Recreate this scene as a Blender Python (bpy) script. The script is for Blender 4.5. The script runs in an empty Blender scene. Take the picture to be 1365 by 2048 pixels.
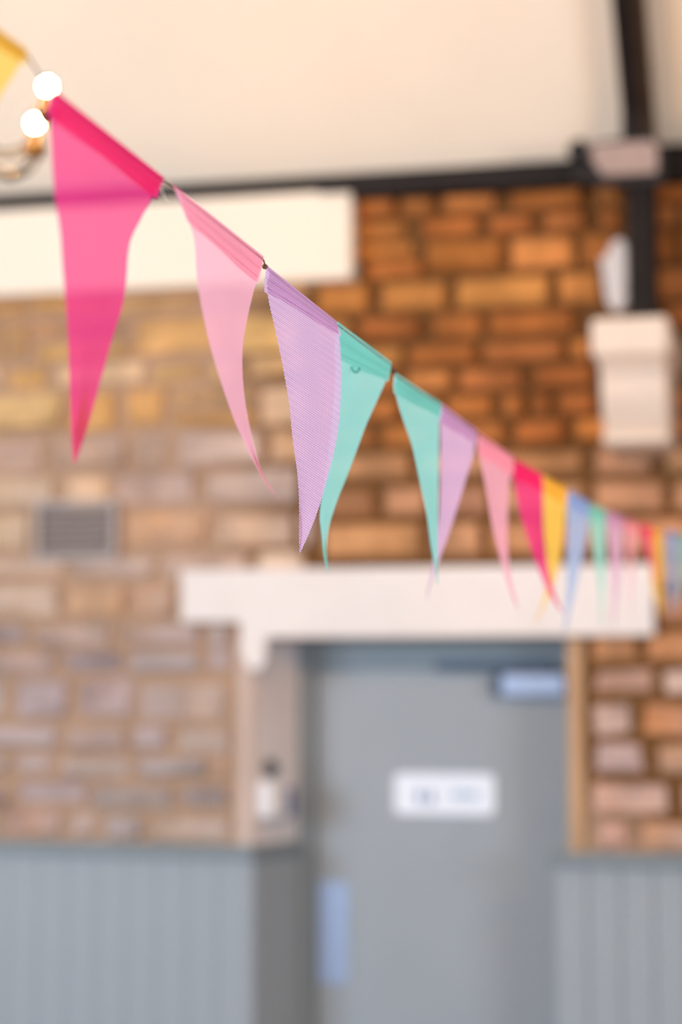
import bpy, bmesh, math, random
from mathutils import Vector, Matrix
random.seed(11)
S = bpy.context.scene
COL = S.collection
R = math.radians

# ---------------------------------------------------------------- camera
F = 4000.0                      # focal length in pixels of the 1365 x 2048 frame
YAW, PITCH, EYE = R(13.7), math.atan(346 / F), Vector((0, -6.0, 1.9))
cam = bpy.data.objects.new('camera', bpy.data.cameras.new('camera'))
COL.objects.link(cam); S.camera = cam
cam.location = EYE
cam.rotation_euler = (R(90) + PITCH, 0, YAW)
cam.data.sensor_fit = 'VERTICAL'; cam.data.sensor_height = 36
cam.data.lens = 36 * F / 2048
cam.data.dof.use_dof = True
cam.data.dof.focus_distance = 1.70
cam.data.dof.aperture_fstop = 2.95
cam.data.clip_start = 0.02

# ---------------------------------------------------------------- world, daylight, exposure
w = bpy.data.worlds.new('world'); S.world = w; w.use_nodes = True
bg = w.node_tree.nodes['Background']
bg.inputs[0].default_value = (1.0, 0.95, 0.90, 1); bg.inputs[1].default_value = 0.16
def area(name, loc, aim, sx, sy, col, power):
    d = bpy.data.lights.new(name, 'AREA'); d.shape = 'RECTANGLE'; d.size = sx; d.size_y = sy
    d.color = col; d.energy = power
    o = bpy.data.objects.new(name, d); COL.objects.link(o); o.location = loc
    o.rotation_euler = (Vector(aim) - Vector(loc)).to_track_quat('-Z', 'Y').to_euler()
    return o
area('daylight_west_window', (-5.4, -5.7, 2.5), (-.2, -3.2, 2.2), 2.6, 2.0, (0.66, 0.82, 1.0), 350)
area('daylight_east_window', (4.2, -5.6, 2.5), (-.1, -3.2, 2.2), 2.2, 1.9, (0.70, 0.85, 1.0), 160)  # added unseen fill from the right that brightens the pennants' faces
area('daylight_rear_window', (-1.2, -8.2, 1.75), (-1.0, 0, 1.6), 2.6, 1.9, (0.55, 0.77, 1.0), 84)
S.view_settings.view_transform = 'Standard'; S.view_settings.look = 'None'
S.view_settings.gamma = 1; S.view_settings.use_curve_mapping = False
S.view_settings.exposure = 0.0

# ---------------------------------------------------------------- placing: sight lines of the photograph onto real planes
_M = cam.rotation_euler.to_matrix()
FWD = Vector((-math.sin(YAW), math.cos(YAW), 0)); RGT = Vector((math.cos(YAW), math.sin(YAW), 0))
def ray(px, py): return _M @ Vector((px - 682.5, 1024 - py, -F))
def at(px, py, Z):              # point at horizontal forward distance Z
    d = ray(px, py); return EYE + d * (Z / d.dot(FWD))
def W(px, py, y=0.0):           # point on the plane y = const (the wall is y = 0)
    d = ray(px, py); return EYE + d * ((y - EYE.y) / d.y)
def WX(px, py=1300, y=0.0): return W(px, py, y).x
def WZ(px, py, y=0.0): return W(px, py, y).z

# ---------------------------------------------------------------- materials
def lin(c):
    f = lambda v: v / 12.92 if v <= .04045 else ((v + .055) / 1.055) ** 2.4
    return tuple(f(x / 255) for x in c) + (1,)
def mat(name, rgb, rough=.6, metal=0., noise=.08, scale=25., bump=.0, spec=.5):
    m = bpy.data.materials.new(name); m.use_nodes = True
    nt = m.node_tree; b = nt.nodes['Principled BSDF']; L = nt.links.new
    b.inputs['Roughness'].default_value = rough; b.inputs['Metallic'].default_value = metal
    b.inputs['Specular IOR Level'].default_value = spec
    tc = nt.nodes.new('ShaderNodeTexCoord')
    n = nt.nodes.new('ShaderNodeTexNoise'); n.inputs['Scale'].default_value = scale; n.inputs['Detail'].default_value = 4
    L(tc.outputs['Object'], n.inputs['Vector'])
    r = nt.nodes.new('ShaderNodeValToRGB'); c = lin(rgb)
    r.color_ramp.elements[0].position = .3; r.color_ramp.elements[1].position = .7
    r.color_ramp.elements[0].color = tuple(v * (1 - noise) for v in c[:3]) + (1,)
    r.color_ramp.elements[1].color = tuple(min(1, v * (1 + noise)) for v in c[:3]) + (1,)
    L(n.outputs['Fac'], r.inputs['Fac']); L(r.outputs['Color'], b.inputs['Base Color'])
    if bump:
        k = nt.nodes.new('ShaderNodeBump'); k.inputs['Strength'].default_value = bump; k.inputs['Distance'].default_value = .01
        L(n.outputs['Fac'], k.inputs['Height']); L(k.outputs['Normal'], b.inputs['Normal'])
    return m
def stone_mat():
    m = mat('sandstone', (180, 140, 100), .9, bump=.5, scale=14); nt = m.node_tree; b = nt.nodes['Principled BSDF']
    oi = nt.nodes.new('ShaderNodeObjectInfo'); n = [x for x in nt.nodes if x.type == 'TEX_NOISE'][0]
    mr = nt.nodes.new('ShaderNodeMapRange'); mr.inputs['To Min'].default_value = .62; mr.inputs['To Max'].default_value = 1.35
    nt.links.new(n.outputs['Fac'], mr.inputs['Value'])
    mx = nt.nodes.new('ShaderNodeMix'); mx.data_type = 'RGBA'; mx.blend_type = 'MULTIPLY'; mx.inputs['Factor'].default_value = 1
    nt.links.new(oi.outputs['Color'], mx.inputs[6]); nt.links.new(mr.outputs['Result'], mx.inputs[7])
    tc = [x for x in nt.nodes if x.type == 'TEX_COORD'][0]
    def noise(sc, lo, hi):
        q = nt.nodes.new('ShaderNodeTexNoise'); q.inputs['Scale'].default_value = sc; q.inputs['Detail'].default_value = 3; nt.links.new(tc.outputs['Object'], q.inputs['Vector'])
        k = nt.nodes.new('ShaderNodeMapRange'); nt.links.new(q.outputs['Fac'], k.inputs['Value'])
        k.inputs['From Min'].default_value = .35; k.inputs['From Max'].default_value = .65; k.inputs['To Min'].default_value = lo; k.inputs['To Max'].default_value = hi
        return k.outputs['Result']
    st = nt.nodes.new('ShaderNodeMix'); st.data_type = 'RGBA'; st.blend_type = 'MULTIPLY'; st.inputs['Factor'].default_value = 1      # broad stains
    nt.links.new(mx.outputs[2], st.inputs[6]); nt.links.new(noise(5.5, .72, 1.16), st.inputs[7])
    am = nt.nodes.new('ShaderNodeMath'); am.operation = 'MULTIPLY'; nt.links.new(noise(4.2, 0., 1.), am.inputs[0]); nt.links.new(oi.outputs['Alpha'], am.inputs[1])
    lw = nt.nodes.new('ShaderNodeMix'); lw.data_type = 'RGBA'; nt.links.new(am.outputs[0], lw.inputs['Factor'])                        # remains of limewash
    nt.links.new(st.outputs[2], lw.inputs[6]); lw.inputs[7].default_value = lin((198, 182, 178))
    nt.links.new(lw.outputs[2], b.inputs['Base Color']); b.inputs['Specular IOR Level'].default_value = .15
    return m
def mortar_mat():               # brown earthy pointing on the right, old pale lime pointing on the left
    m = mat('mortar', (120, 90, 60), .95, spec=.1); nt = m.node_tree; b = nt.nodes['Principled BSDF']; L = nt.links.new
    tc = [x for x in nt.nodes if x.type == 'TEX_COORD'][0]
    n = [x for x in nt.nodes if x.type == 'TEX_NOISE'][0]; n.inputs['Scale'].default_value = 6
    sp = nt.nodes.new('ShaderNodeSeparateXYZ'); L(tc.outputs['Object'], sp.inputs[0])
    a = nt.nodes.new('ShaderNodeMath'); a.operation = 'MULTIPLY_ADD'; L(n.outputs['Fac'], a.inputs[0]); a.inputs[1].default_value = .35; L(sp.outputs['X'], a.inputs[2])
    lo = nt.nodes.new('ShaderNodeMath'); lo.operation = 'MULTIPLY_ADD'; L(sp.outputs['Z'], lo.inputs[0]); lo.inputs[1].default_value = 1.9; lo.inputs[2].default_value = -1.9 * 2.1  # pointing paler low down: daylight on the lower wall put into its colour
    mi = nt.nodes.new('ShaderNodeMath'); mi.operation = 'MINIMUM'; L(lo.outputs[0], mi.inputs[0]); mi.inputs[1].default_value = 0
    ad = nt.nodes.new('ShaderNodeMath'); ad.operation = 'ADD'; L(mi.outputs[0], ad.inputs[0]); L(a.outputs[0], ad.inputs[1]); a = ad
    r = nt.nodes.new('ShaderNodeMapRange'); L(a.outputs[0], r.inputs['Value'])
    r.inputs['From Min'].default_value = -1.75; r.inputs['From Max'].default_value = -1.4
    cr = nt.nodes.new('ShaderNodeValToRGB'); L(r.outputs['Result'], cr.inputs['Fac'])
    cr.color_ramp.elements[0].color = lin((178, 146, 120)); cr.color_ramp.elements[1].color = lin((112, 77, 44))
    L(cr.outputs['Color'], b.inputs['Base Color'])
    return m
def cloth_mat(name, rgb, see, weave, pitch=.0019):
    m = bpy.data.materials.new(name); m.use_nodes = True; nt = m.node_tree; nt.nodes.clear(); L = nt.links.new
    N = nt.nodes.new
    out = N('ShaderNodeOutputMaterial'); uv = N('ShaderNodeUVMap'); sp = N('ShaderNodeSeparateXYZ'); L(uv.outputs[0], sp.inputs[0])
    def sinw(sock, period):
        a = N('ShaderNodeMath'); a.operation = 'MULTIPLY'; L(sock, a.inputs[0]); a.inputs[1].default_value = 2 * math.pi / period
        s = N('ShaderNodeMath'); s.operation = 'SINE'; L(a.outputs[0], s.inputs[0]); return s.outputs[0]
    def op(o, a, b):
        n = N('ShaderNodeMath'); n.operation = o
        for i, v in enumerate((a, b)):
            if isinstance(v, float): n.inputs[i].default_value = v
            else: L(v, n.inputs[i])
        return n.outputs[0]
    wx, wy = sinw(sp.outputs['X'], pitch), sinw(sp.outputs['Y'], pitch * .68)
    hole = op('MULTIPLY', op('ADD', op('MULTIPLY', wx, .5), .5), op('ADD', op('MULTIPLY', wy, .5), .5))   # 0 on threads, 1 in the gaps
    cn = N('ShaderNodeTexNoise'); cn.inputs['Scale'].default_value = 9; tc = N('ShaderNodeTexCoord'); L(tc.outputs['Object'], cn.inputs['Vector'])
    k = op('SUBTRACT', op('ADD', op('MULTIPLY', cn.outputs['Fac'], .16), .95), op('MULTIPLY', hole, float(weave)))  # gaps also darkened: shadow between threads put into the cloth colour
    mx = N('ShaderNodeMix'); mx.data_type = 'RGBA'; mx.blend_type = 'MULTIPLY'; mx.inputs['Factor'].default_value = 1
    mx.inputs[6].default_value = lin(rgb); L(k, mx.inputs[7])
    d = N('ShaderNodeBsdfDiffuse'); t = N('ShaderNodeBsdfTranslucent'); x = N('ShaderNodeBsdfTransparent')
    L(mx.outputs[2], d.inputs['Color']); L(mx.outputs[2], t.inputs['Color'])
    x.inputs['Color'].default_value = tuple(.5 + .5 * v for v in lin(rgb)[:3]) + (1,)
    bp = N('ShaderNodeBump'); bp.inputs['Strength'].default_value = .5; bp.inputs['Distance'].default_value = .0006; bp.invert = True
    L(hole, bp.inputs['Height']); L(bp.outputs[0], d.inputs['Normal'])
    s1 = N('ShaderNodeMixShader'); s1.inputs[0].default_value = .5; L(d.outputs[0], s1.inputs[1]); L(t.outputs[0], s1.inputs[2])
    s2 = N('ShaderNodeMixShader'); L(op('MULTIPLY', op('ADD', hole, .75), float(see)), s2.inputs[0]); L(s1.outputs[0], s2.inputs[1]); L(x.outputs[0], s2.inputs[2])
    L(s2.outputs[0], out.inputs[0])
    return m
def emit_mat(name, rgb, strength):
    m = bpy.data.materials.new(name); m.use_nodes = True; b = m.node_tree.nodes['Principled BSDF']
    b.inputs['Base Color'].default_value = lin(rgb); b.inputs['Emission Color'].default_value = rgb_lin = lin(rgb); b.inputs['Emission Strength'].default_value = strength
    return m
def glass_mat():
    m = bpy.data.materials.new('clear_glass'); m.use_nodes = True; nt = m.node_tree; nt.nodes.clear(); N = nt.nodes.new
    t = N('ShaderNodeBsdfTransparent'); t.inputs['Color'].default_value = (.93, .92, .88, 1)
    g = N('ShaderNodeBsdfGlossy'); g.inputs['Roughness'].default_value = .25; g.inputs['Color'].default_value = (.34, .32, .28, 1)
    f = N('ShaderNodeFresnel'); f.inputs['IOR'].default_value = 1.5; x = N('ShaderNodeMixShader'); o = N('ShaderNodeOutputMaterial')
    nt.links.new(f.outputs[0], x.inputs[0]); nt.links.new(t.outputs[0], x.inputs[1]); nt.links.new(g.outputs[0], x.inputs[2]); nt.links.new(x.outputs[0], o.inputs[0])
    return m
M = dict(
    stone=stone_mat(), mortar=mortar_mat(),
    cream=mat('cream_plaster', (246, 234, 216), .85, noise=.02, scale=3, spec=.2),
    white=mat('white_painted_stone', (234, 226, 221), .7, noise=.03, scale=8, bump=.1, spec=.25),
    reveal=mat('limewashed_plaster', (230, 219, 216), .9, noise=.04, scale=6, spec=.15),
    margin=mat('pinkish_lime_plaster', (202, 180, 166), .9, noise=.1, scale=7, spec=.1),
    tan=mat('tan_lime_plaster', (196, 158, 122), .9, noise=.08, scale=9, spec=.1),
    corbel=mat('cream_painted_stone', (228, 212, 197), .7, noise=.03, scale=9, spec=.25),
    grey=mat('blue_grey_paint', (160, 166, 170), .5, noise=.02, scale=5, spec=.35),
    cap=mat('dark_grey_paint', (132, 140, 143), .5, noise=.03, scale=6, spec=.35),
    frame=mat('shaded_grey_paint', (138, 147, 151), .5, noise=.03, scale=6, spec=.35),  # door's grey darkened: the lintel's shade is put into this colour
    dark=mat('black_brown_timber', (30, 24, 22), .65, noise=.25, scale=12, spec=.2),
    brown=mat('brown_timber', (56, 41, 28), .7, noise=.3, scale=10, spec=.25),
    black=mat('black_metal', (36, 34, 37), .45, metal=.2, noise=.05, spec=.4),
    steel=mat('brushed_steel', (165, 180, 206), .45, metal=.6, noise=.04, scale=40),
    dsteel=mat('dark_steel', (70, 80, 94), .45, metal=.5, noise=.04),
    plastic=mat('white_plastic', (238, 232, 230), .45, noise=.01, spec=.4),
    signw=mat('white_sign_board', (242, 246, 252), .45, noise=.01),
    ink=mat('blue_grey_print', (92, 118, 160), .6, noise=.02),
    palei=mat('pale_blue_print', (172, 194, 214), .6, noise=.02),
    bluep=mat('blue_plastic', (84, 100, 150), .5, noise=.03),
    greyp=mat('dark_grey_plastic', (88, 90, 88), .5, noise=.03),
    vent=mat('grey_vent_metal', (178, 166, 160), .6, metal=.2, noise=.05),
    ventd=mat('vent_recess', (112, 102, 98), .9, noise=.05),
    panel=mat('pale_grey_panel', (168, 146, 138), .5, noise=.03),
    brass=mat('aged_brass', (74, 54, 28), .5, metal=.4, noise=.1),
    amber=mat('amber_holder', (112, 68, 30), .5, noise=.05),
    floor=mat('floor_boards', (142, 104, 70), .45, noise=.15, scale=4),
    twine=mat('brown_jute_twine', (134, 92, 70), .95, noise=.25, scale=300, spec=.1),
    thread=mat('pale_thread', (235, 226, 200), .9, noise=.05),
    bulb=emit_mat('lit_bulb', (255, 192, 116), 1980), glass=glass_mat(),
)
CLOTH = dict(
    M=cloth_mat('magenta_cloth', (255, 66, 142), .29, .18), P=cloth_mat('pale_pink_cloth', (255, 184, 200), .26, .18),
    L=cloth_mat('lilac_cloth', (236, 194, 228), .16, .58, .0027), T=cloth_mat('mint_cloth', (160, 228, 217), .18, .16),
    Y=cloth_mat('yellow_cloth', (255, 210, 96), .18, .16), B=cloth_mat('sky_blue_cloth', (176, 200, 240), .18, .16))

# ---------------------------------------------------------------- mesh helpers
def obj(name, bm, m, parent=None, smooth=False, recalc=True):
    if recalc: bmesh.ops.recalc_face_normals(bm, faces=bm.faces)
    me = bpy.data.meshes.new(name); bm.to_mesh(me); bm.free()
    if m: me.materials.append(m)
    if smooth:
        for p in me.polygons: p.use_smooth = True
    o = bpy.data.objects.new(name, me); COL.objects.link(o)
    if parent: o.parent = parent; o.matrix_parent_inverse = parent.matrix_world.inverted()
    return o
def place(o, m): o.data.materials.append(m)
def empty(name, loc):
    o = bpy.data.objects.new(name, None); COL.objects.link(o); o.location = loc; o.empty_display_size = .05
    o.matrix_world = Matrix.Translation(loc); return o
def tag(o, label=None, cat=None, group=None, kind=None):
    for k, v in (('label', label), ('category', cat), ('group', group), ('kind', kind)):
        if v: o[k] = v
    return o
def box(bm, x0, x1, y0, y1, z0, z1, bev=0.):
    r = bmesh.ops.create_cube(bm, size=1)
    for v in r['verts']:
        v.co = Vector((x0 + (v.co.x + .5) * (x1 - x0), y0 + (v.co.y + .5) * (y1 - y0), z0 + (v.co.z + .5) * (z1 - z0)))
    if bev:
        es = list({e for v in r['verts'] for e in v.link_edges})
        bmesh.ops.bevel(bm, geom=es, offset=bev, segments=2, affect='EDGES', profile=.5)
    return bm
def boxo(name, m, x0, x1, y0, y1, z0, z1, bev=0., parent=None):
    return obj(name, box(bmesh.new(), x0, x1, y0, y1, z0, z1, bev), m, parent)
def prism(bm, pts, y0, y1, axis='y'):       # pts: (x, z) outline extruded in y ('y'); (x, y) in z ('z'); (y, z) in x ('x')
    mk = {'y': lambda p, t: (p[0], t, p[1]), 'z': lambda p, t: (p[0], p[1], t), 'x': lambda p, t: (t, p[0], p[1])}[axis]
    a = [bm.verts.new(mk(p, y0)) for p in pts]; b = [bm.verts.new(mk(p, y1)) for p in pts]
    bm.faces.new(a); bm.faces.new(b[::-1])
    for i in range(len(pts)):
        j = (i + 1) % len(pts); bm.faces.new((a[i], b[i], b[j], a[j]))
    return bm
def tube(bm, pts, r, n=8, cap=True):
    pts = [Vector(p) for p in pts]; rings = []
    rr = r if isinstance(r, (list, tuple)) else [r] * len(pts)
    up = Vector((0, 0, 1))
    for i, p in enumerate(pts):
        t = (pts[min(i + 1, len(pts) - 1)] - pts[max(i - 1, 0)]).normalized()
        u = t.cross(up if abs(t.z) < .95 else Vector((1, 0, 0))).normalized(); v = t.cross(u)
        rings.append([bm.verts.new(p + (u * math.cos(2 * math.pi * k / n) + v * math.sin(2 * math.pi * k / n)) * rr[i]) for k in range(n)])
    for a, b in zip(rings, rings[1:]):
        for k in range(n): bm.faces.new((a[k], a[(k + 1) % n], b[(k + 1) % n], b[k]))
    if cap: bm.faces.new(rings[0][::-1]); bm.faces.new(rings[-1])
    return bm
def lathe(bm, prof, c, n=20, axis=Vector((0, 0, 1))):
    q = Vector((0, 0, 1)).rotation_difference(axis); rings = []
    for r, z in prof:
        rings.append([bm.verts.new(Vector(c) + q @ Vector((r * math.cos(2 * math.pi * k / n), r * math.sin(2 * math.pi * k / n), z))) for k in range(n)])
    for a, b in zip(rings, rings[1:]):
        for k in range(n): bm.faces.new((a[k], a[(k + 1) % n], b[(k + 1) % n], b[k]))
    bm.faces.new(rings[0][::-1]); bm.faces.new(rings[-1])
    return bm
def spline(pts, n):             # Catmull-Rom through the points, n samples
    P = [Vector(p) for p in pts]; P = [2 * P[0] - P[1]] + P + [2 * P[-1] - P[-2]]; out = []
    for i in range(n):
        t = i / (n - 1) * (len(P) - 3); k = min(int(t), len(P) - 4); t -= k
        a, b, c, d = P[k:k + 4]
        out.append(.5 * (2 * b + (c - a) * t + (2 * a - 5 * b + 4 * c - d) * t * t + (3 * b - a - 3 * c + d) * t ** 3))
    return out

# ================================================================ the setting
XL, XR = WX(508), WX(1139)                        # door opening, front edges
ZTOP = W(830, 1277, -.05).z                       # soffit of the door lintel
DY = .27                                          # plane of the door leaf behind the wall face
XFL = WX(592, 1450, .2)                           # left end of the splayed reveal at the frame
EAVE = W(300, 388).z
wb = bmesh.new()
prism(wb, [(-7, 0), (XL, 0), (XFL, .2), (XFL, .5), (-7, .5)], 0, EAVE, 'z')
prism(wb, [(XR, 0), (4.5, 0), (4.5, .5), (XR + .06, .5), (XR + .06, .2)], 0, EAVE, 'z')
prism(wb, [(XL, 0), (XR, 0), (XR + .06, .2), (XR + .06, .5), (XFL, .5), (XFL, .2)], ZTOP + .03, EAVE, 'z')
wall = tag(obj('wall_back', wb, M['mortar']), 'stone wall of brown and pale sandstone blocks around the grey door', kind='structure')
fl = tag(boxo('floor', M['floor'], -7, 4.5, -11.5, .5, -.1, 0), 'wooden hall floor', kind='structure')
# sloping plastered ceiling, rising from the eaves of this wall to the ridge and down again
cb = bmesh.new(); SL = 1.0; t = .12
ez = EAVE + .02
prism(cb, [(.5, ez - .5), (.5, ez + t - .3), (-5.2, ez + 5.2 * SL + t), (-11.5, ez - 1.1 + t), (-11.5, ez - 1.1), (-5.2, ez + 5.2 * SL), (0, ez), (0, ez - .02), (.3, ez - .02)], -7, 4.5, 'x')
tag(obj('ceiling', cb, M['cream']), 'cream plastered sloping ceiling above the dark wall plate', kind='structure')

# ---- plaster of the left reveal, above the wainscot
rv = bmesh.new()
zc = W(495, 1707).z; ztr0 = WZ(1240, 1760)
RN = Vector((.2, XL - XFL, 0)).normalized()       # normal of the splayed reveal
prism(rv, [(XL + RN.x * .012, RN.y * .012), (XFL + RN.x * .012, .2), (XFL, .21), (XL - .012, .006)], zc - .02, ZTOP, 'z')
obj('reveal_plaster', rv, M['reveal'], wall)

boxo('plaster_margin', M['tan'], XR - .004, XR + .042, -.018, .02, ztr0, ZTOP, .004, wall)
boxo('plaster_margin', M['margin'], XL - .05, XL + .004, -.018, .02, zc - .02, ZTOP, .004, wall)

# ---- stones of the wall
def xz(px, py): p = W(px, py); return p.x, p.z
EX = []                                            # rectangles kept free of stones (x0, x1, z0, z1)
EX.append((XL - .056, XR + .056, 0, ZTOP + .05))
EX.append((WX(362), WX(1308), WZ(830, 1248), WZ(830, 1131)))
EX.append((-9, WX(702, 480), WZ(350, 577), 9))
vx0, vx1, vz0, vz1 = WX(72), WX(237), WZ(155, 1122), WZ(155, 1002)
EX.append((vx0, vx1, vz0, vz1))
capz = WZ(250, 1702)
def stone(x0, x1, z0, z1, col, proud, bm=None):
    own = bm is None
    if own: bm = bmesh.new()
    j = lambda s=.006: random.uniform(-s, s)
    if proud < .0221 and own: j = lambda s=.006: random.uniform(-2.2 * s, 2.2 * s)
    c = [(x0 + abs(j(.008)), z0 + abs(j())), (x1 - abs(j(.008)), z0 + abs(j())), (x1 - abs(j(.008)), z1 - abs(j())), (x0 + abs(j(.008)), z1 - abs(j()))]
    mx, mz = (x0 + x1) / 2, (z0 + z1) / 2
    b = [bm.verts.new((x, .02, z)) for x, z in c]
    e = [bm.verts.new((x, -proud * .55 + j(.003), z)) for x, z in c]
    k = .011
    f = [bm.verts.new((x + (k if x < mx else -k), -proud + j(.005), z + (k if z < mz else -k))) for x, z in c]
    for A, B in ((b, e), (e, f)):
        for i in range(4): bm.faces.new((A[i], A[(i + 1) % 4], B[(i + 1) % 4], B[i]))
    bm.faces.new(f)
    if own:
        o = obj('stone', bm, M['stone'], wall); o.color = col; return o
def jig(c, k=.10, wash=0.):
    s = random.uniform(1 - k, 1 + k)
    return tuple(max(0, v * s * random.uniform(.96, 1.04)) for v in lin(c)[:3]) + (wash,)
RIGHT = [(196, 126, 66), (180, 110, 56), (206, 138, 76), (172, 106, 56), (188, 118, 66)]
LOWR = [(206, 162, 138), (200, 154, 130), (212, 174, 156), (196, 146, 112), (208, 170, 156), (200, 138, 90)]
MIDR = [(200, 142, 96), (190, 130, 84), (206, 152, 108), (194, 140, 104)]
LEFT = [(212, 178, 142), (204, 170, 142), (208, 164, 126), (212, 184, 162), (196, 168, 148), (206, 160, 120), (208, 180, 158), (192, 160, 136)]
LEFTL = [(184, 160, 144), (176, 156, 148), (166, 148, 142), (186, 150, 126), (176, 148, 132), (158, 142, 140), (190, 172, 162), (180, 158, 138)]
LEFTU = [(208, 158, 98), (214, 168, 106), (194, 144, 92), (206, 164, 114), (188, 146, 104)]
n_st = 0
def free(x0, x1, z0, z1, keep):
    segs = [(x0, x1)]
    for a, b, c, d in keep:
        ov = min(z1, d) - max(z0, c)
        if ov < .62 * (z1 - z0): continue
        nx = []
        for s, e in segs:
            if b <= s or a >= e: nx.append((s, e)); continue
            if a - s > .03: nx.append((s, a))
            if e - b > .03: nx.append((b, e))
        segs = nx
    return segs
def course(x0, x1, z0, z1, pick, lo, hi, joint=.02, keep=EX, bm=None):
    global n_st
    for s, e in free(x0, x1, z0, z1, keep):
        x = s + joint * .5
        while e - x > .05:
            L_ = random.uniform(lo, hi)
            if e - (x + L_) < lo * .6: L_ = e - x
            L_ = min(L_, e - x)
            rows = [(z0, z1)]
            if z1 - z0 > .125 and random.random() < .25: zm = (z0 + z1) / 2; rows = [(z0, zm - .008), (zm + .008, z1)]
            for a, b in rows:
                pal = pick(x + L_ / 2, (a + b) / 2); pale = pal[-1] in LEFT + LEFTL or pal[0] in LEFTU
                dz_ = random.uniform(-.009, .009) if pale else 0
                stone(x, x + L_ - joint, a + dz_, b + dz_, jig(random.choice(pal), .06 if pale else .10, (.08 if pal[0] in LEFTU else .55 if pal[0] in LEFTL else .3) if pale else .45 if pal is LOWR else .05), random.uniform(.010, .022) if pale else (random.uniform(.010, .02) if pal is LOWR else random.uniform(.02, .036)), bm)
                n_st += bm is None
            x += L_
# upper right masonry, read off the photograph (crop pixels of the region that starts at 640, 330)
K = 1.883
for y0, y1, xs in (
    (104, 178, ((130, 292), (306, 436), (468, 668), (726, 1002), (1040, 1140), (1258, 1420))),
    (188, 262, ((130, 322), (388, 602), (642, 806), (850, 1012), (1050, 1140), (1256, 1350), (1372, 1480))),
    (276, 396, ((404, 692), (726, 962), (1000, 1128), (1262, 1330), (1350, 1460))),
    (276, 330, ((130, 352),)), (346, 408, ((176, 386),)),
    (424, 538, ((0, 192), (236, 480), (518, 866), (904, 1062), (1262, 1420))),
    (556, 646, ((10, 120), (152, 386), (424, 612), (650, 962), (1290, 1420))),
    (668, 746, ((20, 130), (160, 312), (340, 592), (620, 922), (944, 1030))),
    (764, 846, ((0, 90), (112, 300), (330, 498), (528, 772), (812, 1034))),
    (866, 950, ((-20, 130), (150, 300), (330, 456), (478, 652), (694, 776), (800, 880), (896, 1040), (1240, 1420))),
    (966, 1052, ((20, 210), (236, 420), (450, 700), (740, 930), (960, 1180), (1210, 1420)))):
    for a, b in xs:
        pm = lambda X, Y: W(640 + X / K, 330 + Y / K)
        p, q = pm(a, y1), pm(b, y1)
        zr0, zr1 = pm(700, y1).z, pm(700, y0).z
        stone(p.x, q.x, zr0, zr1, jig(random.choice(RIGHT)), random.uniform(.022, .042)); n_st += 1
ZI = W(640 + 700 / K, 330 + 1060 / K).z
XB = WX(640)                                       # where the brown masonry meets the pale rubble
XE0, XE1 = WX(-60), WX(1420)
z = ZI - .012
while z > capz - .05:
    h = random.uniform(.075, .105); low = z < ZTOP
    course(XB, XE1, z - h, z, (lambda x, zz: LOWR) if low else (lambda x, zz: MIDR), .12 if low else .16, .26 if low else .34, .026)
    z -= h + random.uniform(.016, .026)
z = EAVE - .02
while z > capz - .05:
    h = random.uniform(.065, .135)
    course(XE0, XB + random.uniform(-.05, .02), z - h, z, lambda x, zz: LEFTU + LEFT[:1] if zz > 2.66 else (LEFT if zz > 2.1 else LEFTL), .11, .34, .018)
    z -= h + random.uniform(.012, .02)
# the same masonry beyond the picture, joined
for xa, xb_, pal_, col in ((XE0 - 1.6, XE0 - .02, LEFTL, (190, 160, 136, .4)), (XE1, XE1 + 1.6, RIGHT, (184, 124, 78, .12))):
    sb = bmesh.new(); z = EAVE - .03
    while z > .2:
        h = random.uniform(.08, .12)
        course(xa + random.uniform(-.02, 0), xb_, z - h, z, lambda x, zz: pal_, .16, .34, .02, [], sb)
        z -= h + .02
    o = obj('stonework', sb, M['stone'], wall); o.color = lin(col[:3])[:3] + (col[3],); o['kind'] = 'stuff'

# ---- white lintel over the door, with the short white shoulder block below its left part
lp = [W(a, b, -.05) for a, b in ((362, 1141), (1308, 1127), (1308, 1262), (1139, 1271), (532, 1274), (532, 1338), (480, 1338), (480, 1243), (362, 1243))]
zt = sum(p.z for p in lp[:2]) / 2; zb = sum(p.z for p in lp[3:5]) / 2
lp = [(lp[0].x, zt), (lp[1].x, zt), (lp[2].x, zb), (lp[5].x, zb), (lp[5].x - .004, lp[5].z + .02), (lp[5].x - .02, lp[5].z), (lp[6].x + .03, lp[6].z), (lp[6].x, lp[6].z + .05), (lp[7].x, lp[7].z), (lp[8].x, lp[8].z)]
lb = prism(bmesh.new(), lp, -.05, .0)
box(lb, XL - .01, XR + .03, -.002, .2, zb, zb + .16)
tag(obj('trim_1', lb, M['white']), 'long white painted lintel above the grey door, stepped at its left end', kind='structure')
# ---- cream plaster band under the wall plate, left
p0, p1 = W(701, 555, -.09), W(0, 590, -.09)
pb = box(bmesh.new(), -7, p0.x, -.09, .01, (p0.z + p1.z) / 2, W(300, 404, -.09).z)
tag(obj('trim_2', pb, M['cream']), 'wide cream plaster band under the dark wall plate at upper left', kind='structure')

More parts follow.
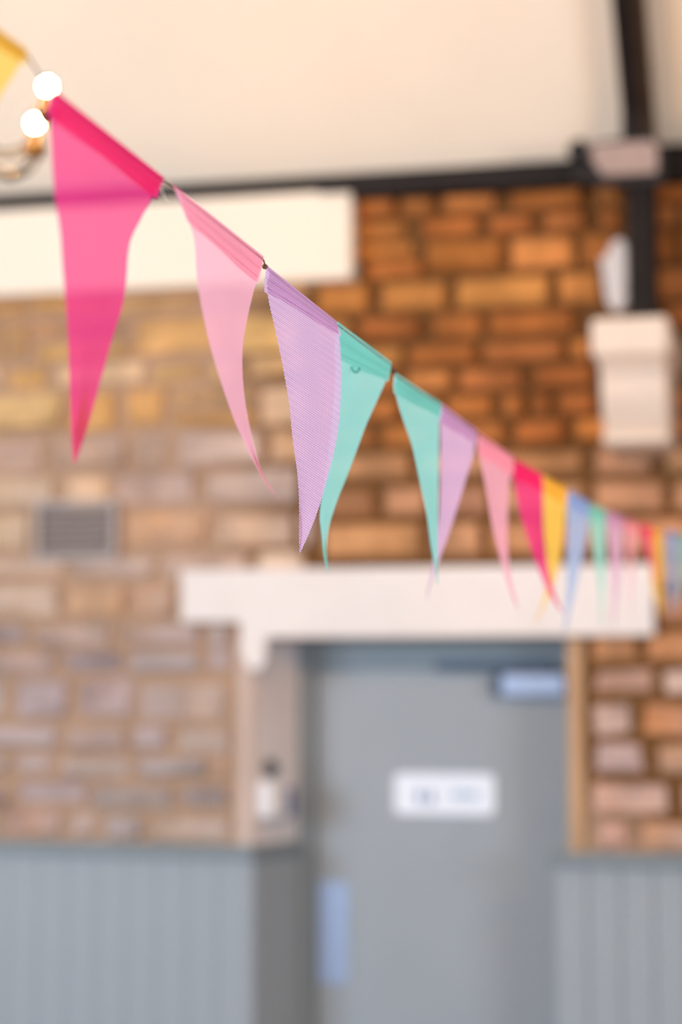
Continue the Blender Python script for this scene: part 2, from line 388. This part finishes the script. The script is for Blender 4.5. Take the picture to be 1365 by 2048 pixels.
# ---- wainscot: tongue and groove boards with a dark grey cap
def plank_bm(w_, h_, g=.0045, d=.0145):
    return prism(bmesh.new(), [(0, 0), (0, -d), (g, -.018), (w_ - g, -.018), (w_, -d), (w_, 0)], 0, h_, 'z')
def wainscot(name, label, x0, x1, ztop, pw, wrap=None):
    root = tag(empty(name, ((x0 + x1) / 2, -.02, 0)), label, kind='structure')
    nb = int(round((x1 - x0) / pw)); pw = (x1 - x0) / nb
    bk = boxo('backing_board', M['grey'], x0, x1, -.03, 0, 0, ztop, parent=root)
    me = None
    for i in range(nb):
        if me is None: o = obj('plank', plank_bm(pw - (.001 if x0 < -4 else .002), ztop - .002, .003 if x0 < -4 else .005, .016 if x0 < -4 else .0145), M['grey'], root); me = o.data
        else:
            o = bpy.data.objects.new('plank', me); COL.objects.link(o); o.parent = root; o.matrix_parent_inverse = root.matrix_world.inverted()
        o.location = (x0 + i * pw + .001, -.03, 0)
    return root
ztop = WZ(250, 1714, -.06)
XWL = WX(496, 1850, -.048)
wl = wainscot('trim_3', 'grey boarded wainscot on the wall left of the door', -4.3, XWL, ztop, .097)
# its return into the splayed reveal
d = Vector((XFL - XWL, .2 + .048, 0)); Ld = d.length; d.normalize(); nrm = Vector((d.y, -d.x, 0))
me = None
for i in range(3):
    bm = plank_bm(Ld / 3 - .002, ztop - .002)
    o = obj('plank', bm, M['grey'], wl)
    o.matrix_world = Matrix.Translation(Vector((XWL, -.044, 0)) + d * (Ld / 3) * i) @ Matrix.Rotation(math.atan2(d.y, d.x), 4, 'Z')
ct = .04
cbm = prism(bmesh.new(), [(-4.3, -.005), (-4.3, -.068), (XWL + .022, -.068), (XFL + .03, .2), (XFL - .04, .2), (XWL - .02, -.005)], ztop, ztop + ct, 'z')
bmesh.ops.bevel(cbm, geom=list(cbm.edges), offset=.006, segments=2, affect='EDGES')
tag(obj('cap_rail', cbm, M['cap'], wl), 'darker grey cap rail')
ztr = WZ(1240, 1741, -.06)
XWR = WX(1112, 1900, -.048)
wr = wainscot('trim_4', 'grey boarded wainscot on the wall right of the door', XWR, XWR + 2.716, ztop, .097)
cbm = box(bmesh.new(), XWR - .022, XWR + 2.716, -.068, -.005, ztop, ztop + ct, .006)
tag(obj('cap_rail', cbm, M['cap'], wr), 'darker grey cap rail')

# ---- door
XD0, XD1 = WX(632, 1500, DY - .045), XR + .075
door = tag(empty('door_1', ((XD0 + XD1) / 2, DY, 0)), 'flat grey door in a deep reveal with a white sign', kind='structure')
ZD = WZ(800, 1333, DY - .045)
boxo('door_leaf', M['grey'], XD0 + .002, XD1, DY - .045, DY, .01, ZD - .004, .002, door)
fb = bmesh.new()
box(fb, XFL - .02, XD0, DY - .075, DY + .03, 0, ZTOP + .03, .004)
box(fb, XD0 - .01, XD1, DY - .075, DY + .03, ZD, ZTOP + .03, .004)
obj('door_frame', fb, M['frame'], door)
y = DY - .045
pp = [W(634, 1762, y), W(697, 1968, y)]
plate = boxo('push_plate', M['steel'], pp[0].x + .004, pp[1].x, y - .004, y, pp[1].z, pp[0].z, .0015, door)
for px_ in (.12, .88):
    for pz in (.06, .94):
        x_, z_ = pp[0].x + .004 + (pp[1].x - pp[0].x - .004) * px_, pp[1].z + (pp[0].z - pp[1].z) * pz
        obj('screw', lathe(bmesh.new(), [(.0005, .002), (.003, .0016), (.004, 0)], (x_, y - .0035, z_), 10, Vector((0, -1, 0))), M['steel'], plate)
# closer
yc = y - .055
c0, c1 = W(1004, 1345, yc), W(1134, 1394, yc)
cl = obj('door_closer', box(bmesh.new(), c0.x, c1.x, y - .058, y, c1.z, c0.z, .009), M['steel'], door)
boxo('closer_end_cap', M['dsteel'], c0.x - .035, c0.x - .001, y - .052, y, c1.z + .004, c0.z - .004, .006, cl)
obj('closer_spindle', lathe(bmesh.new(), [(.015, 0), (.015, .028), (.010, .034)], (W(1104, 1340, y - .03).x, y - .03, c0.z - .002), 14), M['dsteel'], cl)
a0, a1 = Vector((W(1104, 1330, y - .03).x, y - .03, c0.z + .022)), Vector((W(872, 1335, y - .035).x, DY - .078, c0.z + .02))
ab = bmesh.new(); u_ = (a1 - a0).normalized(); s_ = Vector((-u_.y, u_.x, 0))
vs = []
for p_, h_ in ((a0, .016), (a1, .013)):
    for sy, sz in ((-1, -1), (1, -1), (1, 1), (-1, 1)): vs.append(ab.verts.new(p_ + s_ * (.011 * sy) + Vector((0, 0, h_ * sz))))
for q in ((0, 1, 2, 3), (7, 6, 5, 4), (0, 4, 5, 1), (1, 5, 6, 2), (2, 6, 7, 3), (3, 7, 4, 0)): ab.faces.new([vs[k] for k in q])
obj('closer_arm', ab, M['dsteel'], cl)

# ---- sign on the door: white board with a blue pictogram and a pale line of print, too soft to read
s0, s1 = W(790, 1546, y), W(992, 1631, y)
sg = tag(empty('door_sign', ((s0.x + s1.x) / 2, y, (s0.z + s1.z) / 2)), 'small white rounded sign on the grey door', 'sign')
def rrect(x0, x1, z0, z1, r, n=5):
    out = []
    for cx, cz, a in ((x1 - r, z1 - r, 0), (x0 + r, z1 - r, 90), (x0 + r, z0 + r, 180), (x1 - r, z0 + r, 270)):
        out += [(cx + r * math.cos(R(a + 90 * k / n)), cz + r * math.sin(R(a + 90 * k / n))) for k in range(n + 1)]
    return out
obj('sign_board', prism(bmesh.new(), rrect(s0.x, s1.x, s1.z, s0.z, .02), y - .008, y), M['signw'], sg)
def sgp(a, b): p = W(a, b, y - .008); return p.x, p.z
pc = bmesh.new()
for cx in (840, 862):
    x_, z_ = sgp(cx, 1580)
    lathe(pc, [(.0055, -.0005), (.0055, .0012)], (x_, y - .008, z_), 12, Vector((0, -1, 0)))
    q = [sgp(cx - dx, 1586 + dy) for dx, dy in (((7, 0), (-7, 0), (-4, 20), (4, 20)) if cx == 840 else ((3, 0), (-3, 0), (-9, 20), (9, 20)))]
    prism(pc, q, y - .0092, y - .0078)
obj('pictogram', pc, M['ink'], sg)
pl = bmesh.new(); q0, q1 = sgp(905, 1582), sgp(958, 1600)
for i in range(5):
    f0 = q0[0] + (q1[0] - q0[0]) * (i / 5); f1 = f0 + (q1[0] - q0[0]) * .15
    box(pl, f0, f1, y - .0088, y - .0078, q1[1], q0[1])
obj('print_line', pl, M['palei'], sg)

# ================================================================ roof timbers, corbel
# wall plate along the eaves
pz0, pz1 = W(800, 391, -.07).z, W(300, 384, -.07).z
xt0, xt1 = W(1255, 500, -.24).x, W(1309, 500, -.24).x      # wall post of the truss
tp = bmesh.new(); box(tp, -7, xt0 - .002, -.07, .0, pz0, EAVE + .01, .004)
tag(obj('trim_5', tp, M['dark']), 'thin dark timber wall plate along the eaves, left of the post', kind='structure')
tp = bmesh.new(); box(tp, xt1 + .002, 4.5, -.13, .0, W(1350, 362, -.1).z, W(1350, 292, -.1).z, .004)
tag(obj('trim_6', tp, M['dark']), 'deep dark timber wall plate along the eaves, right of the post', kind='structure')
# dark pipe that lies on the plate towards the truss
pts = [W(a, b, -.10) for a, b in ((640, 379), (760, 372), (850, 363), (930, 358), (1030, 357), (1150, 352))]
tag(obj('pipe', tube(bmesh.new(), spline(pts, 24), .014, 10), M['black'], smooth=True), 'black pipe clipped along the dark wall plate', 'pipe')
# truss: wall post, principal rafter rising under the ceiling
zc0 = W(1270, 650, -.30).z                                   # top of the corbel
tr = tag(empty('roof_truss', (xt0, -.1, zc0)), 'black timber roof truss post and rafter rising from the cream corbel', 'truss')
ptop = EAVE + .02
obj('wall_post', box(bmesh.new(), xt0, xt1, -.24, -.075, zc0, ptop, .006), M['dark'], tr)
rb = prism(bmesh.new(), [(-.08, EAVE - .06), (-.238, EAVE - .06), (-.238, EAVE + .10), (-5.1, EAVE + 4.96), (-5.1, EAVE + 5.1), (-.08, EAVE + .08)], xt0 - .012, xt1 - .034, 'x')
obj('rafter', rb, M['dark'], tr)
rb = prism(bmesh.new(), [(-.08, EAVE + .0), (-.22, EAVE + .0), (-.22, EAVE + .09), (-5.1, EAVE + 4.97), (-5.1, EAVE + 5.1), (-.08, EAVE + .08)], xt1 - .034, xt1 - .002, 'x')
tag(obj('rafter_plank', rb, M['brown'], tr), 'brown side plank')
# corbel
ca = bmesh.new()
x0, x1 = W(1182, 680, -.44).x, W(1338, 680, -.44).x
zt, zm, zl = zc0, W(1260, 722, -.42).z, W(1260, 890, -.34).z
box(ca, x0, x1, -.44, .0, zm + .012, zt, .016)
corb = tag(empty('corbel', ((x0 + x1) / 2, 0, zl)), 'cream painted stone corbel under the black roof post', 'corbel')
obj('corbel_top', ca, M['corbel'], corb)
xb0, xb1 = W(1203, 800, -.39).x, W(1332, 800, -.39).x
prof = [(0, zm + .014), (-.40, zm + .014), (-.42, zm - .004), (-.405, zm - .024), (-.39, zm - .04), (-.385, (zm * 2 + zl) / 3), (-.37, (zm + zl) / 2), (-.335, (zm * 2 + zl * 5) / 7), (-.31, (zm + zl * 4) / 5), (-.335, (zm + zl * 6) / 7), (-.345, zl + .012), (-.32, zl), (0, zl)]
obj('corbel_body', prism(bmesh.new(), prof, xb0, xb1, 'x'), M['corbel'], corb)

# pale box fitting on the truss foot with a round dark knob
b0, b1 = W(1184, 283, -.29), W(1314, 348, -.29)
bf = tag(empty('box_fitting', ((b0.x + b1.x) / 2, -.26, b1.z)), 'pale grey oblong box fitting in a dark housing on the roof post', 'fitting')
def bpoly(pts, y): return [(W(a_, b_, y).x, W(a_, b_, y).z) for a_, b_ in pts]
hb = prism(bmesh.new(), bpoly(((1180, 286), (1300, 268), (1330, 298), (1330, 366), (1190, 372), (1180, 340)), -.28), -.28, -.243)
obj('housing', hb, M['black'], bf)
fpb = prism(bmesh.new(), bpoly(((1184, 288), (1306, 280), (1316, 290), (1316, 344), (1206, 350), (1184, 318)), -.296), -.296, -.279)
bmesh.ops.bevel(fpb, geom=list(fpb.edges), offset=.004, segments=2, affect='EDGES')
obj('front_panel', fpb, M['panel'], bf)
kx = W(1158, 302, -.26)
obj('knob', lathe(bmesh.new(), [(.014, -.060), (.014, -.032), (.024, -.024), (.032, -.008), (.033, .004), (.027, .020), (.015, .031), (.004, .034)], (kx.x, -.26, kx.z), 20), M['black'], bf, True)
boxo('arm', M['black'], kx.x - .02, xt0 + .01, -.275, -.245, kx.z - .09, kx.z - .055, .004, bf)

# white sensor beside the post
q = [W(a, b, -.05) for a, b in ((1228, 484), (1246, 480), (1255, 494), (1257, 600), (1250, 618), (1232, 624), (1216, 606), (1204, 520), (1220, 512))]
sn = tag(empty('wall_sensor', (q[4].x, 0, q[4].z)), 'small white plastic sensor on the stones left of the black post', 'sensor')
sbm = prism(bmesh.new(), [(p.x, p.z) for p in q], -.07, -.0)
bmesh.ops.bevel(sbm, geom=[e for e in sbm.edges if e.verts[0].co.y < -.03 and e.verts[1].co.y < -.03], offset=.006, segments=2, affect='EDGES')
obj('sensor_body', sbm, M['plastic'], sn)
obj('lens', lathe(bmesh.new(), [(.012, 0), (.010, .006), (.002, .009)], (q[3].x - .02, -.069, q[3].z + .03), 14, Vector((0, -1, 0))), M['plastic'], sn, True)

# vent grille
vg = tag(empty('vent_grille', ((vx0 + vx1) / 2, 0, vz0)), 'grey slatted vent grille in the stone wall, left of the lintel', 'vent')
vb = bmesh.new(); fr = .016
for a in ((vx0, vx1, vz0, vz0 + fr), (vx0, vx1, vz1 - fr, vz1), (vx0, vx0 + fr, vz0 + fr, vz1 - fr), (vx1 - fr, vx1, vz0 + fr, vz1 - fr)): box(vb, a[0], a[1], -.03, .0, a[2], a[3], .002)
obj('frame', vb, M['vent'], vg)
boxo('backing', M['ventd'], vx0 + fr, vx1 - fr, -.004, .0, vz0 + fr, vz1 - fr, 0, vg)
ns = 7
for i in range(ns):
    zc_ = vz0 + fr + (vz1 - vz0 - 2 * fr) * (i + .5) / ns
    obj('slat', prism(bmesh.new(), [(-.004, zc_ + .008), (-.022, zc_ - .006), (-.024, zc_ - .003), (-.006, zc_ + .011)], vx0 + fr, vx1 - fr, 'x'), M['vent'], vg)

# two small fittings on the plastered reveal
def on_reveal(px, py, off=0.):
    dv = Vector((XFL - XL, .2, 0)); n_ = Vector((dv.y, -dv.x, 0)).normalized(); p0 = Vector((XL, 0, 0)) + n_ * (.012 + off)
    r_ = ray(px, py); return EYE + r_ * ((p0 - EYE).dot(n_) / r_.dot(n_)), n_, dv.normalized()
def reveal_box(bm, px0, px1, py0, py1, th, bev=.004, shift=0.):
    a, n_, dv = on_reveal((px0 + px1) / 2, (py0 + py1) / 2)
    wd = (on_reveal(px1, (py0 + py1) / 2)[0] - on_reveal(px0, (py0 + py1) / 2)[0]).length; ht = on_reveal((px0 + px1) / 2, py0)[0].z - on_reveal((px0 + px1) / 2, py1)[0].z
    b2 = box(bmesh.new(), -wd / 2, wd / 2, -th, 0.0, -ht / 2, ht / 2, bev)
    mw = Matrix.Translation(a + n_ * shift) @ Matrix.Rotation(math.atan2(dv.y, dv.x), 4, 'Z')
    bmesh.ops.transform(b2, matrix=mw, verts=b2.verts)
    return b2
a, n_, dv = on_reveal(538, 1536)
sw = tag(empty('key_switch', a), 'small dark grey round switch on the plastered door reveal', 'switch')
obj('switch_plate', lathe(bmesh.new(), [(.030, 0), (.030, .01), (.026, .016)], a, 20, n_), M['greyp'], sw)
obj('switch_button', lathe(bmesh.new(), [(.014, 0), (.014, .012), (.009, .016)], a + n_ * .014, 16, n_), M['dsteel'], sw)
a, n_, dv = on_reveal(535, 1600)
dp = tag(empty('dispenser', a), 'small white and blue dispenser box on the door reveal below the dark switch', 'dispenser')
obj('dispenser_body', reveal_box(None, 513, 549, 1562, 1634, .055, .01), M['plastic'], dp)
obj('dispenser_side', reveal_box(None, 548, 566, 1574, 1632, .05, .006), M['bluep'], dp)

# ================================================================ chandelier with glass arms, lamps lit
def glob(c, r, n=16):
    bm = bmesh.new(); bmesh.ops.create_uvsphere(bm, u_segments=n, v_segments=n // 2 + 2, radius=r, matrix=Matrix.Translation(c)); return bm
def chandelier(center, first_angle, label, group=None):
    cx, cy, zb_ = center
    root = tag(empty('chandelier', (cx, cy, zb_)), label, 'chandelier')
    ztop_ = EAVE + .02 + (-cy if cy > -5.2 else 10.4 + cy) * SL
    obj('rod', tube(bmesh.new(), [(cx, cy, zb_ + .1), (cx, cy, ztop_)], .006, 8), M['brass'], root)
    obj('column', lathe(bmesh.new(), [(.004, -.16), (.02, -.14), (.03, -.11), (.016, -.06), (.034, -.02), (.036, .02), (.014, .06), (.02, .12), (.008, .16)], (cx, cy, zb_), 20), M['brass'], root, True)
    for k in range(5):
        an = first_angle + k * 2 * math.pi / 5; u = Vector((math.cos(an), math.sin(an), 0)); c = Vector((cx, cy, zb_))
        pts = [c + u * .03, c + u * .08 + Vector((0, 0, -.075)), c + u * .15 + Vector((0, 0, -.095)), c + u * .205 + Vector((0, 0, -.065)), c + u * .22 + Vector((0, 0, -.035))]
        arm = obj('arm', tube(bmesh.new(), spline(pts, 18), .010, 10), M['glass'], root, True)
        e = c + u * .22
        obj('cup', lathe(bmesh.new(), [(.006, -.046), (.018, -.042), (.027, -.022), (.027, -.018), (.012, -.016), (.012, -.002)], e, 16), M['brass'], arm, True)
        obj('holder', lathe(bmesh.new(), [(.0115, -.012), (.0115, .012)], e, 14), M['amber'], arm)
        obj('bulb', glob(e + Vector((0, 0, .028)), .0135), M['bulb'], arm, True)
    return root
B1, B2 = at(95, 165, 3.72), at(72, 242, 3.97)
mid = (B1 + B2) / 2; ch = B2 - B1; ch.z = 0; hl = ch.length / 2
rad = .22; perp = Vector((-ch.y, ch.x, 0)).normalized()
if perp.dot(RGT) > 0: perp = -perp
cc = mid + perp * math.sqrt(max(.001, rad * rad - hl * hl)); cc.z = (B1.z + B2.z) / 2 - .034
v = B1 - cc; A1 = math.atan2(v.y, v.x)
vv = B2 - cc; A2 = math.atan2(vv.y, vv.x)
chandelier(tuple(cc), A1 if (A2 - A1) % (2 * math.pi) < math.pi else A2, 'chandelier with glass arms and lit round bulbs at upper left')
chandelier((cc.x + 2.75, cc.y - .1, cc.z + .05), .4, 'added unseen chandelier with glass arms that warms the right of the hall')  # added out of view to warm the ceiling and corbel on the right

# ================================================================ bunting
Z0, CZ = 1.2137, .16365
def ZU(u): return Z0 * (1 + CZ * u)
def resample(pts, n):
    P = [Vector((p[0], p[1], 0)) for p in pts]; P = spline(P, 8 * len(P))
    d = [0]
    for a, b in zip(P, P[1:]): d.append(d[-1] + (b - a).length)
    out = []; k = 0
    for i in range(n):
        t = d[-1] * i / (n - 1)
        while k < len(d) - 2 and d[k + 1] < t: k += 1
        f = (t - d[k]) / max(1e-9, d[k + 1] - d[k]); out.append(P[k].lerp(P[k + 1], min(1, max(0, f))))
    return out
NS = 8
PITCH_W = .19
def pennant(parent, key, name_label, u0, u1, left, right, hem, curl=.02, fold=.012, NV=30, teeth=0.):
    """left / right: outline of the hanging cloth from the string down to the tip; u0, u1: place along the string."""
    Lc, Rc = resample(left, NV), resample(right, NV)
    for i in range(1, NV - 1):        # the raw edge of the weave
        e_ = teeth * (1 if i % 2 else -1) * random.uniform(.5, 1.3); Lc[i].x -= e_; Rc[i].x += e_
    za, zb_ = ZU(u0), ZU(u1); zm = (za + zb_) / 2
    def P(s, v, off=0.):
        i = min(int(v * (NV - 1)), NV - 2); f = v * (NV - 1) - i
        a = Lc[i].lerp(Lc[i + 1], f); b = Rc[i].lerp(Rc[i + 1], f)
        q = a.lerp(b, s)
        hw = (zb_ - za) * (1 - v) * .48; Z = 1 / ((1 - s) / (zm - hw) + s / (zm + hw)) + curl * v * v * math.sin(v * 2.4) + fold * v * math.sin(math.pi * s * 1.3 + .4) * (1 - v * .6)
        return at(q.x, q.y, Z - off)
    bm = bmesh.new(); uvl = bm.loops.layers.uv.new('UVMap'); g = {}; uvs = {}
    for i in range(NV):
        for k in range(NS + 1):
            s, v = k / NS, i / (NV - 1)
            x = bm.verts.new(P(s, v)); g[i, k] = x; uvs[x] = ((s - .5) * PITCH_W * (1 - v), v * .2)
    def fill(G, ni, nk):
        for i in range(ni - 1):
            for k in range(nk):
                f = bm.faces.new((G[i, k], G[i, k + 1], G[i + 1, k + 1], G[i + 1, k])); f.smooth = True
                for lp_ in f.loops: lp_[uvl].uv = uvs[lp_.vert]
    fill(g, NV, NS)
    o = obj('pennant', bm, CLOTH[key], parent, recalc=False); o['label'] = name_label
    dz = Vector((0, 0, -.0036)) - FWD * .0022; TOPS.setdefault(parent.name, []).extend([P(0, 0) + dz, P(1, 0) + dz])
    # hem: the cloth folded over the twine to the front and sewn down
    bm = bmesh.new(); uvl = bm.loops.layers.uv.new('UVMap'); g2 = {}; uvs.clear(); NH = 9
    for i in range(NH):
        for k in range(NS + 1):
            s = k / NS; vh = hem[0] + (hem[1] - hem[0]) * s; t_ = i / (NH - 1); v = vh * t_ * (1 + .035 * math.sin(s * 9 + u0))
            off = .0016 + .0046 * math.sin(math.pi * min(1, t_ * 1.9)) ** .5 * (1 if t_ < .52 else .0) + .0007 * math.sin(s * 23 + i)
            if i == NH - 1: off = .0006
            se = s + (s - .5) * .075 * t_; x = bm.verts.new(P(se, v, max(.0004, off) if i else 0)); g2[i, k] = x; uvs[x] = ((s - .5) * PITCH_W * (1 - v) + .0007, v * .2 + .0005)
    fill(g2, NH, NS)
    h = obj('hem', bm, CLOTH[key], o, recalc=False)
    # the two seam lines
    for tt in (.48, .80):
        pts = [P(k / 12, (hem[0] + (hem[1] - hem[0]) * k / 12) * tt, .0019) for k in range(13)]
        if key in 'PLT' and ZU(u0) < 2.3: sm_.append((pts, key))
    return o
sm_ = []; TOPS = {}
near = tag(empty('bunting', at(682, 645, ZU(3))), 'near string of yellow, magenta, pink, lilac and mint pennants falling from upper left', 'bunting')
far = tag(empty('bunting', at(787, 738, ZU(4))), 'far string of small pennants running from a mint one to the right edge', 'bunting')
pennant(near, 'Y', 'yellow pennant', -1.15, -.22,
    [(-215, -95), (-215, 60), (-200, 250), (-175, 450), (-140, 640)], [(54, 99), (49, 113), (28, 150), (0, 194), (-45, 290), (-90, 430), (-120, 560), (-139, 640)], (.10, .045))
pennant(near, 'M', 'magenta pennant at the front', 0, .96,
    [(104, 176), (101, 225), (102, 284), (109, 386), (120, 458), (126, 540), (133, 622), (138, 720), (142, 848), (147, 928)],
    [(329, 356), (310, 386), (282, 438), (259, 489), (252, 571), (243, 620), (226, 673), (197, 776), (174, 858), (149, 928)], (.078, .07), .03, .02)
pennant(near, 'P', 'pale pink pennant with a long curled tip', 1.03, 1.97,
    [(345, 368), (369, 422), (385, 463), (391, 499), (394, 556), (405, 622), (421, 694), (446, 776), (472, 848), (503, 915), (536, 973), (561, 997)],
    [(528, 513), (519, 543), (511, 570), (497, 627), (487, 684), (485, 735), (490, 797), (503, 868), (523, 940), (548, 984), (562, 998)], (.125, .105), .05, .02, 150, .5)
pennant(near, 'L', 'lilac pennant in sharp focus', 2.03, 2.99,
    [(532, 529), (535, 586), (553, 670), (568, 744), (579, 810), (586, 883), (594, 938), (598, 993), (599, 1066), (599, 1108)],
    [(673, 642), (679, 675), (682, 710), (683, 751), (681, 810), (676, 865), (665, 920), (650, 975), (636, 1022), (619, 1066), (600, 1108)], (.098, .06), -.02, -.018, 150, .7)
pennant(near, 'T', 'mint pennant behind the lilac one', 3.01, 3.96,
    [(675, 643), (672, 720), (668, 800), (658, 900), (645, 985), (640, 1030), (643, 1066), (648, 1114), (656, 1148)],
    [(784, 725), (774, 758), (751, 810), (733, 850), (714, 901), (696, 949), (678, 993), (663, 1037), (656, 1068), (654, 1100), (657, 1148)], (.15, .085), .03, .015, 120, .4)
def fp(key, lab, u0, u1, l, r, hem=(.12, .12), curl=.03): pennant(far, key, lab, u0, u1, l, r, hem, curl)
fp('T', 'mint pennant at the near end', 4.04, 4.97, [(790, 744), (789, 774), (797, 810), (810, 850), (824, 890), (833, 930), (843, 978), (854, 1029), (861, 1084), (870, 1135), (875, 1170)],
   [(884, 807), (879, 835), (879, 865), (878, 920), (877, 993), (876, 1066), (876, 1121), (876, 1170)], (.105, .075), -.01)
fp('L', 'lilac pennant with its tip behind the mint one', 5.0, 5.95, [(884, 807), (881, 840), (882, 900), (880, 1000), (876, 1060), (866, 1130), (852, 1200)],
   [(956, 862), (952, 876), (947, 912), (934, 953), (920, 1000), (901, 1059), (883, 1110), (868, 1150), (853, 1200)], (.10, .07))
fp('P', 'pale pink pennant', 6.04, 6.95, [(959, 866), (957, 892), (965, 939), (975, 990), (985, 1052), (1002, 1120), (1019, 1178), (1037, 1222)],
   [(1028, 913), (1026, 936), (1019, 973), (1016, 1041), (1017, 1110), (1024, 1161), (1038, 1222)])
fp('M', 'magenta pennant', 7.02, 7.95, [(1031, 917), (1029, 956), (1036, 1007), (1050, 1058), (1067, 1110), (1087, 1161), (1104, 1195), (1126, 1228)],
   [(1084, 948), (1086, 973), (1086, 1024), (1088, 1075), (1095, 1127), (1106, 1174), (1127, 1228)])
fp('Y', 'yellow pennant beside the magenta one', 8.0, 8.95, [(1085, 949), (1087, 980), (1088, 1050), (1093, 1110), (1095, 1160), (1086, 1205), (1068, 1252)],
   [(1135, 975), (1132, 1024), (1125, 1086), (1118, 1137), (1104, 1180), (1084, 1224), (1069, 1252)])
fp('B', 'sky blue pennant', 9.03, 9.95, [(1137, 978), (1135, 1024), (1135, 1093), (1135, 1161), (1132, 1212), (1128, 1268)],
   [(1179, 1003), (1176, 1058), (1167, 1110), (1155, 1161), (1144, 1212), (1130, 1268)])
fp('T', 'mint pennant beside the sky blue one', 10.0, 10.95, [(1181, 1006), (1180, 1041), (1187, 1099), (1196, 1150), (1201, 1195), (1203, 1256)],
   [(1212, 1019), (1212, 1058), (1210, 1127), (1208, 1178), (1204, 1256)])
fp('L', 'small lilac pennant', 11.0, 11.95, [(1214, 1020), (1216, 1058), (1223, 1127), (1226, 1188), (1227, 1256)], [(1247, 1034), (1246, 1075), (1243, 1127), (1238, 1178), (1229, 1256)])
fp('P', 'small pale pink pennant', 12.05, 12.95, [(1252, 1036), (1254, 1070), (1258, 1120), (1260, 1170), (1261, 1238)], [(1275, 1045), (1273, 1075), (1268, 1120), (1265, 1170), (1262, 1238)])
fp('M', 'small magenta pennant', 13.05, 13.95, [(1283, 1047), (1284, 1066), (1296, 1112), (1307, 1145), (1318, 1185)], [(1304, 1054), (1305, 1075), (1308, 1112), (1313, 1150), (1319, 1185)])
fp('Y', 'small yellow pennant', 14.0, 14.95, [(1305, 1055), (1305, 1090), (1303, 1130), (1304, 1165), (1311, 1195), (1323, 1235)], [(1328, 1060), (1327, 1090), (1327, 1130), (1326, 1170), (1324, 1235)])
fp('B', 'small sky blue pennant', 15.05, 15.95, [(1331, 1060), (1332, 1097), (1335, 1141), (1338, 1185), (1345, 1240)], [(1356, 1066), (1356, 1097), (1355, 1150), (1353, 1185), (1346, 1240)])
fp('T', 'mint pennant at the edge', 16.05, 16.95, [(1359, 1067), (1360, 1097), (1362, 1141), (1366, 1220)], [(1382, 1072), (1381, 1097), (1376, 1141), (1367, 1220)])
fp('P', 'pink pennant at the edge', 17.05, 17.95, [(1384, 1073), (1383, 1100), (1374, 1140), (1362, 1180), (1358, 1205)], [(1405, 1079), (1404, 1100), (1392, 1140), (1372, 1180), (1359, 1205)])
# twine through the hems (points of the photograph at their distance), knots where the two strings are tied together
def tw(u, p): return at(p[0], p[1], ZU(u)) + Vector((0, 0, -.0036 if u % 1 else -.002)) + FWD * .0004
kc = tw(4, (787, 738))
T_ = TOPS[near.name]; q0, q1 = T_[0], T_[1]
nearpts = [q0 + (q0 - q1) * 14 + Vector((0, 0, .5)), q0 + (q0 - q1) * 5 + Vector((0, 0, .1))] + T_ + [kc]
def densify(P): return [a.lerp(b, k / 6) for a, b in zip(P, P[1:]) for k in range(6)] + [P[-1]]
tb = tube(bmesh.new(), densify(nearpts), .0007, 6)
obj('twine', tb, M['twine'], near, True)
farpts = [kc] + TOPS[far.name]
hook = Vector((farpts[-1].x + .55, -.03, farpts[-1].z + .22))
farpts += [farpts[-1].lerp(hook, .5) + Vector((0, 0, -.05)), hook]
obj('twine', tube(bmesh.new(), densify(farpts), .0008, 6), M['twine'], far, True)
def knot(c, r, par):
    bm = bmesh.new(); pts = []
    for i in range(40):
        a = i / 39 * 4 * math.pi; pts.append(c + RGT * (r * math.cos(a) * (1 + .35 * math.cos(1.5 * a))) + Vector((0, 0, r * math.sin(a))) + FWD * (.7 * r * math.sin(1.5 * a)))
    obj('knot', tube(bm, pts, .0011, 6), M['twine'], par, True)
knot(kc, .0023, near)
knot(tw(2.0, (530, 528)), .0012, near)
# stitched seams as fine raised thread lines
for pts, key in sm_: obj('seam', tube(bmesh.new(), pts, .00022, 5), CLOTH[key], near if (pts[0] - EYE).dot(FWD) < ZU(3.9) else far, True)
# loose threads and the little knotted loop under the mint hem
def thread(pts, Z, par, r=.0003): obj('thread', tube(bmesh.new(), spline([at(a, b, Z) for a, b in pts], 20), r, 5), M['thread'], par, True)
thread([(318, 362), (324, 380), (330, 398), (338, 408)], ZU(1) - .004, near)
thread([(680, 662), (688, 660), (697, 661), (704, 668)], ZU(3.05) - .006, near, .0002)
thread([(527, 540), (524, 556), (528, 566)], ZU(2) - .004, near, .0002)
lp_ = [at(a, b, ZU(3.35) - .006) for a, b in ((704, 733), (706, 740), (712, 744), (718, 741), (720, 735))]
tag(obj('cloth_loop', tube(bmesh.new(), spline(lp_, 18), .0016, 8), CLOTH['T'], near, True), 'mint knotted loop')
# wall hook the far string is tied to
hk = tag(obj('wall_hook', tube(bmesh.new(), spline([hook + Vector((0, .05, 0)), hook + Vector((0, 0, -.004)), hook + Vector((0, -.012, .004)), hook + Vector((0, -.012, .018))], 12), .003, 8), M['black'], smooth=True), 'black metal hook in the stone wall at the end of the bunting', 'hook')
